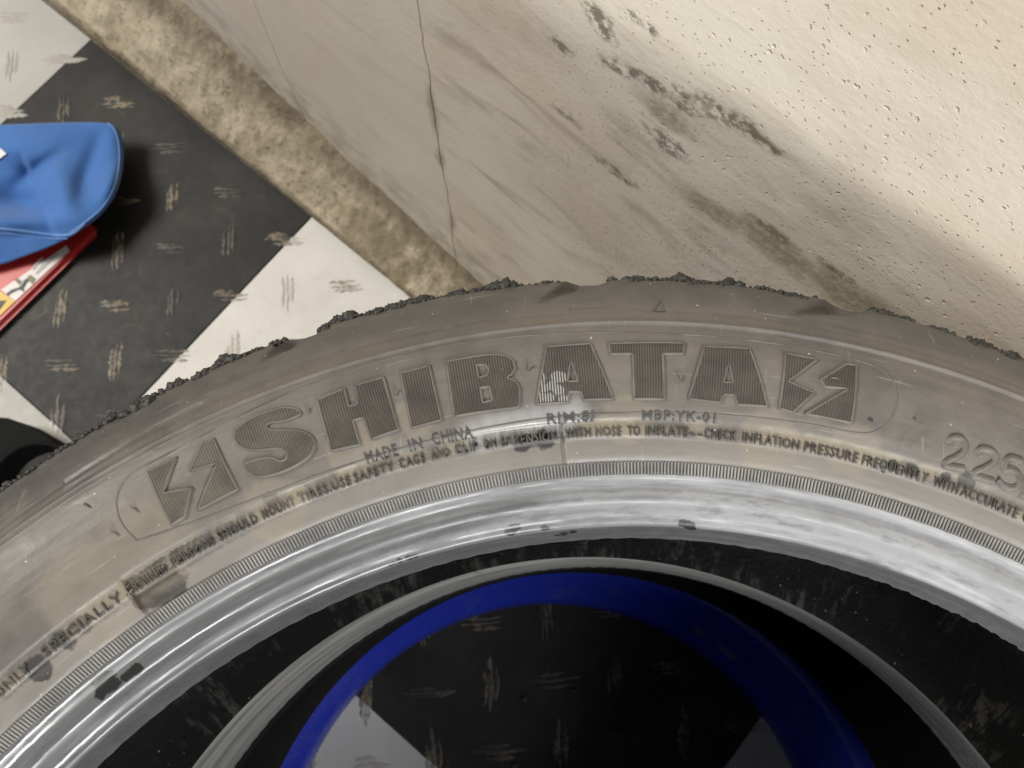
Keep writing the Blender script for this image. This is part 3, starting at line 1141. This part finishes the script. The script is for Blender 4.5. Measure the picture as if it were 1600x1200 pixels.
capL = [pol(p) for p in [(215, 845), (190, 820), (181, 790), (184, 769), (195, 749), (212, 735)]]
capR = [pol(p) for p in [(1348, 564), (1384, 580), (1402, 607), (1402, 634), (1390, 660), (1368, 676), (1340, 678)]]
bot = [pol(p) for p in [(1284, 666), (1120, 648), (1000, 645), (880, 650), (760, 668), (640, 697), (520, 735), (400, 780), (300, 818)]]
top = [pol(p) for p in [(300, 690), (400, 636), (520, 588), (640, 552), (760, 530), (880, 521), (1000, 520), (1120, 526), (1240, 541)]]
caps = smooth_poly(capL + top + capR + bot + [capL[0]], 3)[:-1]
cord('capsule_outline', caps, .00032, .00022, M['rim'], True)
c6 = lambda P: [pol((1100 + x * .3834, 400 + y * .3834)) for x, y in P]
for P in ([(997, 768), (1000, 752), (1015, 740), (1043, 739), (1062, 752), (1068, 772), (1058, 798), (1028, 822), (990, 838), (972, 855), (1015, 862), (1060, 870)],
          [(1112, 812), (1116, 796), (1132, 785), (1163, 789), (1185, 803), (1190, 824), (1176, 848), (1138, 868), (1108, 880), (1090, 896), (1135, 908), (1180, 920)],
          [(1296, 834), (1237, 816), (1214, 876), (1250, 868), (1280, 884), (1292, 910), (1276, 944), (1248, 952), (1214, 936), (1198, 912)],
          [(1345, 880), (1288, 990)]):
    pts = c6(P)
    q = smooth_poly(pts, 2)
    nu = cord('numeral', q, .0011, .0007, M['rim'])
    cord('numeral_edge', [(a + .00035, b + .0009) for a, b in q], .00045, .0004, M['text']).parent = nu
cord('arrow_mark', [pol(p) for p in [(1020, 486), (1032, 470), (1038, 487), (1020, 486)]], .0004, .0005, M['rim'])


# ---- small lettering bent round the bead
def word(txt, pa, pb, height, lift=.0004):
    cu = bpy.data.curves.new('lettering', 'FONT')
    cu.body = txt
    cu.resolution_u = 2
    cu.extrude = .5
    cu.offset = .006
    cu.space_character = 1.12
    ob = bpy.data.objects.new('tmp_text', cu)
    COL.objects.link(ob)
    dg = bpy.context.evaluated_depsgraph_get()
    me = bpy.data.meshes.new_from_object(ob.evaluated_get(dg))
    bpy.data.objects.remove(ob)
    bpy.data.curves.remove(cu)
    bm = bmesh.new()
    bm.from_mesh(me)
    for _ in range(4):
        long = [e for e in bm.edges if math.hypot(e.verts[0].co.x - e.verts[1].co.x, e.verts[0].co.y - e.verts[1].co.y) > .16]
        if not long:
            break
        bmesh.ops.subdivide_edges(bm, edges=long, cuts=1)
        bmesh.ops.triangulate(bm, faces=[f for f in bm.faces if len(f.verts) > 4])
    bm.to_mesh(me)
    bm.free()
    n = len(me.vertices)
    co = np.empty(n * 3, np.float32)
    me.vertices.foreach_get('co', co)
    co = co.reshape(-1, 3)
    x0, x1 = co[:, 0].min(), co[:, 0].max()
    if txt.endswith('J'):                  # bring the J's hook up to the base line
        jm = co[:, 0] > x1 - .36
        ym = co[jm, 1].min()
        co[jm, 1] = (co[jm, 1] - ym) / (.73 - ym) * .73
    y0, y1 = 0., .73
    ta, ra = ontyre(pa)
    tb, rb = ontyre(pb)
    rc = (ra + rb) / 2
    s_ = (co[:, 0] - x0) / max(1e-6, x1 - x0)
    th = np.radians(ta + (tb - ta) * s_)
    r = rc + (ra - rc) * (1 - 2 * s_) * .5 + ((co[:, 1] - y0) / (y1 - y0) - .5) * height
    z = zs(r) - H + np.where(co[:, 2] > 0, lift, -.0002)
    out = np.stack([r * np.cos(th), r * np.sin(th), z], -1)
    me.vertices.foreach_set('co', out.astype(np.float32).ravel())
    me.update()
    me.materials.clear()
    me.materials.append(M['text'])
    o = bpy.data.objects.new('lettering', me)
    COL.objects.link(o)
    o.parent = tyre
    return o


RT = .2623


def strip_pt(x, y):
    """point on the writing strip (mid radius) nearest to a pixel's direction"""
    th, r = ontyre((x, y))
    return th


def strip_word(txt, a, b):
    class _P: pass
    ta, tb = strip_pt(*a), strip_pt(*b)
    global ontyre
    keep = ontyre
    ontyre = lambda p: p
    o = word(txt, (ta, RT), (tb, RT), .0032, .00045)
    ontyre = keep
    return o


for w_ in [('ONLY', (-8, 1090), (45, 1040)), ('SPECIALLY', (68, 1022), (190, 932)), ('TRAINED', (200, 925), (262, 887)), ('PERSONS', (270, 882), (336, 847)),
           ('SHOULD', (343, 843), (403, 812)), ('MOUNT', (411, 808), (461, 786)), ('TIRES.', (468, 783), (519, 767)), ('USE', (521, 766), (550, 755)),
           ('SAFETY', (555, 753), (616, 731)), ('CAGE', (625, 728), (665, 717)), ('AND', (675, 714), (703, 708)), ('CLIP', (712, 706), (748, 699)),
           ('ON', (757, 699), (777, 696)), ('EXTENSION', (784, 694), (871, 681)), ('WITH', (884, 680), (923, 676)), ('HOSE', (931, 675), (971, 674)),
           ('TO', (981, 674), (1000, 674)), ('INFLATE', (1009, 675), (1075, 678)), ('--', (1079, 678), (1098, 680)), ('CHECK', (1101, 680), (1150, 685)),
           ('INFLATION', (1160, 688), (1248, 700)), ('PRESSURE', (1256, 703), (1340, 720)), ('FREQUENTLY', (1347, 722), (1449, 752)),
           ('WITH', (1458, 755), (1496, 768)), ('ACCURATE', (1501, 770), (1590, 805)), ('GAUGE', (1598, 809), (1660, 840))]:
    strip_word(*w_)
for w_ in [('MADE', (571, 715), (621, 703), .0034), ('IN', (639, 697), (659, 691), .0034), ('CHINA', (675, 686), (738, 675), .0036),
           ('RIM:8J', (855, 654), (928, 651), .0031), ('MBP:YK-01', (1004, 649), (1118, 653), .0028)]:
    word(*w_)

# ---- vent nubs: little moulded hairs
for (x, y, ln) in [(827, 573, .0035), (1062, 588, .004), (619, 612, .003), (481, 640, .003), (1303, 592, .004), (137, 790, .0025), (180, 833, .003),
                   (210, 795, .003), (1431, 656, .002), (205, 925, .004), (785, 578, .0015)]:
    bx, by, bz = tyre_pt((x, y))
    bm = bmesh.new()
    bmesh.ops.create_cone(bm, cap_ends=True, segments=8, radius1=.00045, radius2=.0002, depth=ln * .8)
    rot = Matrix.Rotation(random.uniform(.9, 1.25), 4, Vector((random.uniform(-1, 1), random.uniform(-1, 1), 0)).normalized())
    bmesh.ops.transform(bm, matrix=Matrix.Translation((bx, by, bz + ln * .22)) @ rot, verts=bm.verts)
    bm_obj('vent_nub', bm, M['rim'], tyre, True)


# ---- torn rubber on the tread edge
def lump(bm, c, r, sq, seed):
    res = bmesh.ops.create_icosphere(bm, subdivisions=3, radius=1)
    for v in res['verts']:
        n = v.co.normalized()
        q = n * 1.6 + Vector((seed * 3.1, seed * 1.7, seed))
        k = 1 + .38 * noise.noise(q) + .30 * noise.noise(q * 2.3) + .20 * noise.noise(q * 5.1)
        v.co = Vector(c) + Vector((n.x * r * sq[0], n.y * r * sq[1], n.z * r * sq[2])) * k


for (x, y, wpx, hpx) in [(780, 450, 38, 8), (1060, 436, 26, 9), (1140, 442, 20, 8), (1000, 439, 30, 5), (360, 561, 28, 10), (540, 500, 34, 8), (222, 634, 26, 9),
                         (172, 660, 14, 8), (313, 590, 22, 6), (625, 478, 40, 5), (1530, 540, 26, 6), (1480, 518, 30, 4), (1240, 463, 40, 4), (500, 517, 22, 5), (195, 650, 12, 6),
                         (1090, 444, 24, 4), (700, 463, 36, 3), (1580, 560, 24, 4)]:
    th, r = ontyre((x, y))
    th = math.radians(th)
    bm = bmesh.new()
    nl = max(3, int(wpx / 6))
    for k in range(nl):
        a = th + ((k + .5) / nl - .5) * wpx / 5000 / .31 * 1.1
        rr_ = min(r, .3172) + random.uniform(-.0004, .0008)
        if groove_depth(np.array([math.degrees(a)]), np.array([.3172]))[0] > .0004:
            continue
        s_ = hpx / 5000 * 1.35 * random.uniform(.7, 1.2)
        lump(bm, (rr_ * math.cos(a), rr_ * math.sin(a), float(zs(min(rr_, .318))) - H - .0005), s_, (1.1, 1.1, .9), random.uniform(0, 50))
    bm_obj('rubber_crumb', bm, M['crumb'], tyre, True)
for d in list(np.arange(97, 129, 1.55)) + list(np.arange(84, 93, 1.7)) + list(np.arange(62, 76, 2.1)):
    d = d + random.uniform(-.5, .5)
    bm = bmesh.new()
    k_ = random.uniform(.0007, .0017)
    for q in range(random.randrange(3, 7)):
        a = math.radians(d + random.uniform(-.45, .45))
        rr_ = random.uniform(.3160, .3176)
        if groove_depth(np.array([math.degrees(a)]), np.array([.3165]))[0] > .0006:
            continue
        lump(bm, (rr_ * math.cos(a), rr_ * math.sin(a), float(zs(rr_)) - H - .0006), k_ * random.uniform(.7, 1.2), (1.25, 1.25, .9), random.uniform(0, 50))
    if bm.verts:
        bm_obj('rubber_crumb', bm, M['crumb'], tyre, True)
    else:
        bm.free()
bm = bmesh.new()
for k in range(520):
    d = random.choice([random.uniform(92, 129), random.uniform(97, 128), random.uniform(62, 92)])
    th = math.radians(d)
    rr_ = random.uniform(.3150, .3180)
    if groove_depth(np.array([d]), np.array([.3172]))[0] > .0004 or groove_depth(np.array([d]), np.array([.3155]))[0] > .0006:
        continue
    if 66 < d < 79 and random.random() < .4:
        continue
    res = bmesh.ops.create_icosphere(bm, subdivisions=1, radius=1)
    s_ = random.uniform(.0003, .0015)
    for v in res['verts']:
        v.co = Vector((rr_ * math.cos(th), rr_ * math.sin(th), float(zs(rr_)) - H)) + v.co * s_ * random.uniform(.6, 1.3)
g = bm_obj('tread_edge_grain', bm, M['crumb'], tyre, True)
g['kind'] = 'stuff'

# ================================================================== LOWER TYRE
t2 = tag(empty('tyre', (.012, -.012, .2965)), 'black tyre underneath the dusty lettered tyre, resting on the blue ring', 'tyre')
Z2 = -.2190
pr2 = [(.2385 + (r - .2315) * (.3175 - .2385) / (.3184 - .2315), z) for r, z in PL]
out2 = pr2 + [(.3180, -.06), (.3182, Z2 / 2), (.3180, Z2 + .06)] + [(r, Z2 - z) for r, z in reversed(pr2)]
revolve('casing', [p for k, p in enumerate(out2)], np.arange(0, 360, 1.), M['black'], t2)
in2 = smooth_poly([pr2[0], (.244, -.032), (.262, -.033), (.293, -.037), (.305, -.06), (.309, Z2 / 2), (.305, Z2 + .06), (.293, Z2 + .037), (.262, Z2 + .033), (.244, Z2 + .032), (pr2[0][0], Z2 - pr2[0][1])], 2)
revolve('inner_liner', in2, np.arange(0, 360, 1.), M['black'], t2)

# ================================================================== BLUE RING
ring = empty('plastic_ring', (-.003, -.017, 0))
tag(ring, 'glossy blue plastic ring on the floor, seen through the hole of the tyres', 'ring')
rp_ = smooth_poly([(.2235, .0005), (.2195, .003), (.2180, .010), (.2188, .022), (.2215, .032), (.2262, .037), (.232, .046), (.240, .062), (.247, .0735), (.252, .077), (.262, .077),
                   (.266, .072), (.266, .004), (.262, .0005), (.2235, .0005)], 2)
rb_o = revolve('ring_body', rp_, np.arange(0, 360, .5), M['blue'], ring)
mark(rb_o, 'dust', [(q[0] + .003, q[1] + .017, q[2], .007) for q in [onz(p, .045) for p in [(1092, 985), (1140, 1030), (1128, 1018)]]])
# moulded flute on the inner slope
bm = bmesh.new()
th, q = 0, []
A_, B_p = onz((1062, 952), .060), onz((1140, 1032), .034)
A_, B_p = Vector(A_) - Vector((-.003, -.017, 0)), Vector(B_p) - Vector((-.003, -.017, 0))
for k in range(13):
    s_ = k / 12
    p = A_.lerp(B_p, s_)
    rr_ = math.hypot(p.x, p.y)
    tt = math.atan2(p.y, p.x)
    zz = float(np.interp(rr_, [.218, .2225, .226, .232, .240, .247, .252], [.010, .028, .034, .046, .062, .0735, .077]))
    wdt = .0016 * math.sin(math.pi * min(1, max(0, s_))) + .0002
    for o in (-1, 0, 1):
        q.append(bm.verts.new((rr_ * math.cos(tt + o * wdt / .22), rr_ * math.sin(tt + o * wdt / .22), zz + (.0014 if o == 0 else -.0004))))
for k in range(12):
    for o in range(2):
        a = k * 3 + o
        bm.faces.new((q[a], q[a + 1], q[a + 4], q[a + 3]))
bmesh.ops.recalc_face_normals(bm, faces=bm.faces)
bm_obj('moulded_rib', bm, M['blue'], ring, True)

# ================================================================== GRIT in the hole
for k, (x, y, s_) in enumerate([(820, 1092, .0024), (897, 1078, .0015), (953, 1103, .0024), (993, 1153, .0022), (805, 1196, .0024), (948, 1100, .0014)]):
    p = onz((x, y), .001)
    bm = bmesh.new()
    lump(bm, (0, 0, 0), s_, (1, .8, .7), k * 7.3)
    o = bm_obj('pebble', bm, M['grit'], None, True)
    o.location = (p[0], p[1], s_ * .55)
    tag(o, 'tiny pebble of grit on the black floor tile inside the blue ring', 'pebble', 'grit inside the blue ring')

# ================================================================== RED CASE with stickers
BZ = .009


def prism(name, pts, z0, z1, mat, parent=None, bev=.002):
    bm = bmesh.new()
    lo = [bm.verts.new((p[0], p[1], z0)) for p in pts]
    hi = [bm.verts.new((p[0], p[1], z1)) for p in pts]
    n = len(pts)
    bm.faces.new(hi)
    bm.faces.new(list(reversed(lo)))
    for i in range(n):
        bm.faces.new((lo[i], lo[(i + 1) % n], hi[(i + 1) % n], hi[i]))
    bmesh.ops.recalc_face_normals(bm, faces=bm.faces)
    if bev:
        bmesh.ops.bevel(bm, geom=list(bm.edges), offset=bev, segments=3, affect='EDGES')
    return bm_obj(name, bm, mat, parent)


ca, cb = onz((154, 360), BZ), onz((0, 510), BZ)
cdn = (cb - ca) / np.linalg.norm(cb - ca)
cpn = np.array([cdn[1], -cdn[0], 0])
if cpn[0] > 0:
    cpn = -cpn
corner = [ca, ca + cdn * .32, ca + cdn * .32 + cpn * .11, ca + cpn * .11]
rc_o = empty('tool_case', (corner[0][0], corner[0][1], 0))
tag(rc_o, 'red case with white and yellow stickers under the blue cloth', 'case')
org = np.array([corner[0][0], corner[0][1], 0])
prism('case_body', [p - org for p in corner], .0, BZ, M['red'], rc_o, .004)


def decal(name, px, mat, h, parent=rc_o, base=BZ):
    return prism(name, [onz(p, base + h) - org for p in px], base + h - .0008, base + h, mat, parent, 0)


d6 = lambda P: [(x * .15, 340 + y * .15) for x, y in P]
stw = decal('white_sticker', d6([(690, 290), (722, 345), (160, 868), (10, 752)]), M['sticker'], .0010)
sty = decal('yellow_sticker', d6([(0, 765), (160, 868), (-200, 1210), (-340, 1090)]), M['yellow'], .0011)
decal('warning_triangle', d6([(-90, 870), (62, 862), (-10, 960)]), M['ink'], .0016, sty)
decal('pictogram', d6([(62, 795), (120, 750), (190, 728), (235, 690), (262, 705), (222, 752), (180, 752), (110, 790), (82, 812)]), M['ink'], .0016, stw)
decal('pictogram', d6([(215, 715), (250, 650), (285, 630), (300, 650), (262, 690), (240, 735), (248, 770), (225, 760)]), M['ink'], .0018, stw)
decal('pictogram', d6([(150, 650), (175, 625), (225, 665), (200, 700)]), M['olive'], .0016, stw)
decal('pictogram', d6([(285, 615), (315, 595), (370, 635), (335, 690), (300, 660)]), M['olive'], .0016, stw)
decal('printed_line', d6([(470, 440), (590, 372), (602, 385), (380, 590), (368, 575)]), M['greyink'], .0016, stw)
decal('printed_line', d6([(330, 520), (420, 420), (455, 415), (345, 545)]), M['greyink'], .0016, stw)

# ================================================================== BLUE CLOTH
outl = [(-160, 196), (-60, 195), (0, 195), (100, 191), (165, 191), (186, 199), (194, 225), (193, 262), (184, 300), (166, 328), (140, 350), (100, 376), (50, 397), (0, 413), (-80, 428), (-160, 440)]
CZ = .032


def cloth_z(px, py):
    z = CZ
    g = lambda x, y, sx, sy, a=0.: math.exp(-(((px - x) * math.cos(a) + (py - y) * math.sin(a)) / sx) ** 2 - (((py - y) * math.cos(a) - (px - x) * math.sin(a)) / sy) ** 2)
    z += .009 * g(20, 225, 70, 35)
    z -= .007 * g(62, 262, 40, 13, -.6)
    z -= .006 * g(140, 260, 14, 50, .35)
    z += .012 * g(100, 300, 26, 60, -.4)
    z += .012 * g(10, 345, 90, 16)
    z += .010 * g(170, 290, 16, 40, .5)
    z -= .010 * g(30, 315, 40, 22, .2)
    # the front flap hangs down past the hem line
    hem = 358 + .12 * px
    if py > hem:
        z -= .012 * min(1, (py - hem) / 45) ** 1.2
    z -= .012 * max(0, (px - 165) / 30) ** 2
    fx = (px - 38) - (py - 250) * .42          # sharp fold running down to the hem
    if 235 < py < 372:
        z -= .0075 * max(0, min(1, -fx / 5 + .5)) * min(1, (py - 235) / 30) * max(0, 1 + min(0, fx) / 70)
    z += .0014 * noise.noise((px * .02, py * .02, 0))
    return z


cl = empty('cloth', (onz((60, 300), 0)[0], onz((60, 300), 0)[1], CZ))
tag(cl, 'folded blue cloth with pale stitched hem draped over the red case', 'cloth')
co_ = np.array(cl.location)
bm = bmesh.new()
lp = resample(curve(outl), 7)
mid_ = (20, 300)
rows = []
for k in range(1, 31):
    f_ = k / 30
    rows.append([(mid_[0] + (p[0] - mid_[0]) * f_, mid_[1] + (p[1] - mid_[1]) * f_) for p in lp])
cv = bm.verts.new(Vector(onz(mid_, cloth_z(*mid_)) - co_))
rv = [[bm.verts.new(Vector(onz(p, cloth_z(*p)) - co_)) for p in row] for row in rows]
nn = len(lp)
for i in range(nn):
    bm.faces.new((cv, rv[0][i], rv[0][(i + 1) % nn]))
    for k in range(29):
        bm.faces.new((rv[k][i], rv[k + 1][i], rv[k + 1][(i + 1) % nn], rv[k][(i + 1) % nn]))
bmesh.ops.recalc_face_normals(bm, faces=bm.faces)
if sum(f.normal.z for f in bm.faces) < 0:
    bmesh.ops.reverse_faces(bm, faces=bm.faces)
cb_o = bm_obj('fabric', bm, M['cloth'], cl, True)
so = cb_o.modifiers.new('thickness', 'SOLIDIFY')
so.thickness = .0025
so.offset = -1
sd = cb_o.modifiers.new('soft', 'SUBSURF')
sd.levels = sd.render_levels = 0


def seam_line(name, pts, w, lift, mat):
    pts = smooth_poly(pts, 3)
    v, f = [], []
    for i, p in enumerate(pts):
        a, c = pts[max(0, i - 1)], pts[min(len(pts) - 1, i + 1)]
        tx, ty = c[0] - a[0], c[1] - a[1]
        tl = math.hypot(tx, ty) + 1e-9
        for o, dz in ((-1, 0), (-.5, 1), (.5, 1), (1, 0)):
            q = (p[0] - ty / tl * o * w, p[1] + tx / tl * o * w)
            v.append(onz(q, cloth_z(*q) + lift * dz + .0003) - co_)
    for i in range(len(pts) - 1):
        for q in range(3):
            a = i * 4 + q
            f.append((a, a + 1, a + 5, a + 4))
    return mesh_obj(name, v, f, mat, cl)


seam_line('hem', [(-160, 355), (-60, 356), (0, 357), (50, 363), (85, 368), (112, 368), (132, 350)], 2.2, .0009, M['hem'])
seam_line('hem', [(-160, 364), (-60, 364), (0, 364), (50, 370), (80, 374), (105, 373)], 1.0, .0009, M['hem'])
seam_line('hem', [(168, 192), (180, 201), (187, 226), (187, 262), (178, 298), (161, 325), (136, 346), (110, 364)], 1.6, .0009, M['hem'])
pt = [(-30, 224), (-6, 226), (10, 240), (-6, 252), (-30, 252)]
bm = bmesh.new()
bm.faces.new([bm.verts.new(onz(p, cloth_z(*p) + .0012) - co_) for p in reversed(pt)])
bm_obj('printed_patch', bm, M['white'], cl)

# ================================================================== CHARCOAL PLASTIC BASE at the left
BH = .030
cpx = (58, 762)
bo = onz(cpx, BH)
ba = empty('plastic_stand', (bo[0], bo[1], 0))
tag(ba, 'charcoal plastic stand with a round hole on the floor beside the tyre stack', 'stand')
bo = np.array([bo[0], bo[1], 0])
outer = [(-150, 640), (-30, 650), (12, 653), (35, 661), (70, 681), (104, 704), (125, 735), (135, 790), (100, 870), (-150, 900)]
ol = [tuple((onz(p, BH) - bo)[:2]) for p in outer]
hr = .036
hole = [(hr * math.cos(a) * 1.05, hr * math.sin(a)) for a in np.linspace(0, 2 * math.pi, 48, endpoint=False)]
bm = fill_polygon([resample(ol, .006), hole], .012)
for v in bm.verts:
    v.co.z = BH
ext = bmesh.ops.extrude_face_region(bm, geom=list(bm.faces))
for e in ext['geom']:
    if isinstance(e, bmesh.types.BMVert):
        e.co.z = 0.0
bmesh.ops.recalc_face_normals(bm, faces=bm.faces)
bm_obj('stand_body', bm, M['base'], ba)
revolve('hole_lip', smooth_poly([(.0355, .004), (.0355, BH + .002), (.037, BH + .006), (.0395, BH + .006), (.041, BH + .002), (.041, BH - .002)], 2), np.arange(0, 360, 4), M['black'], ba)
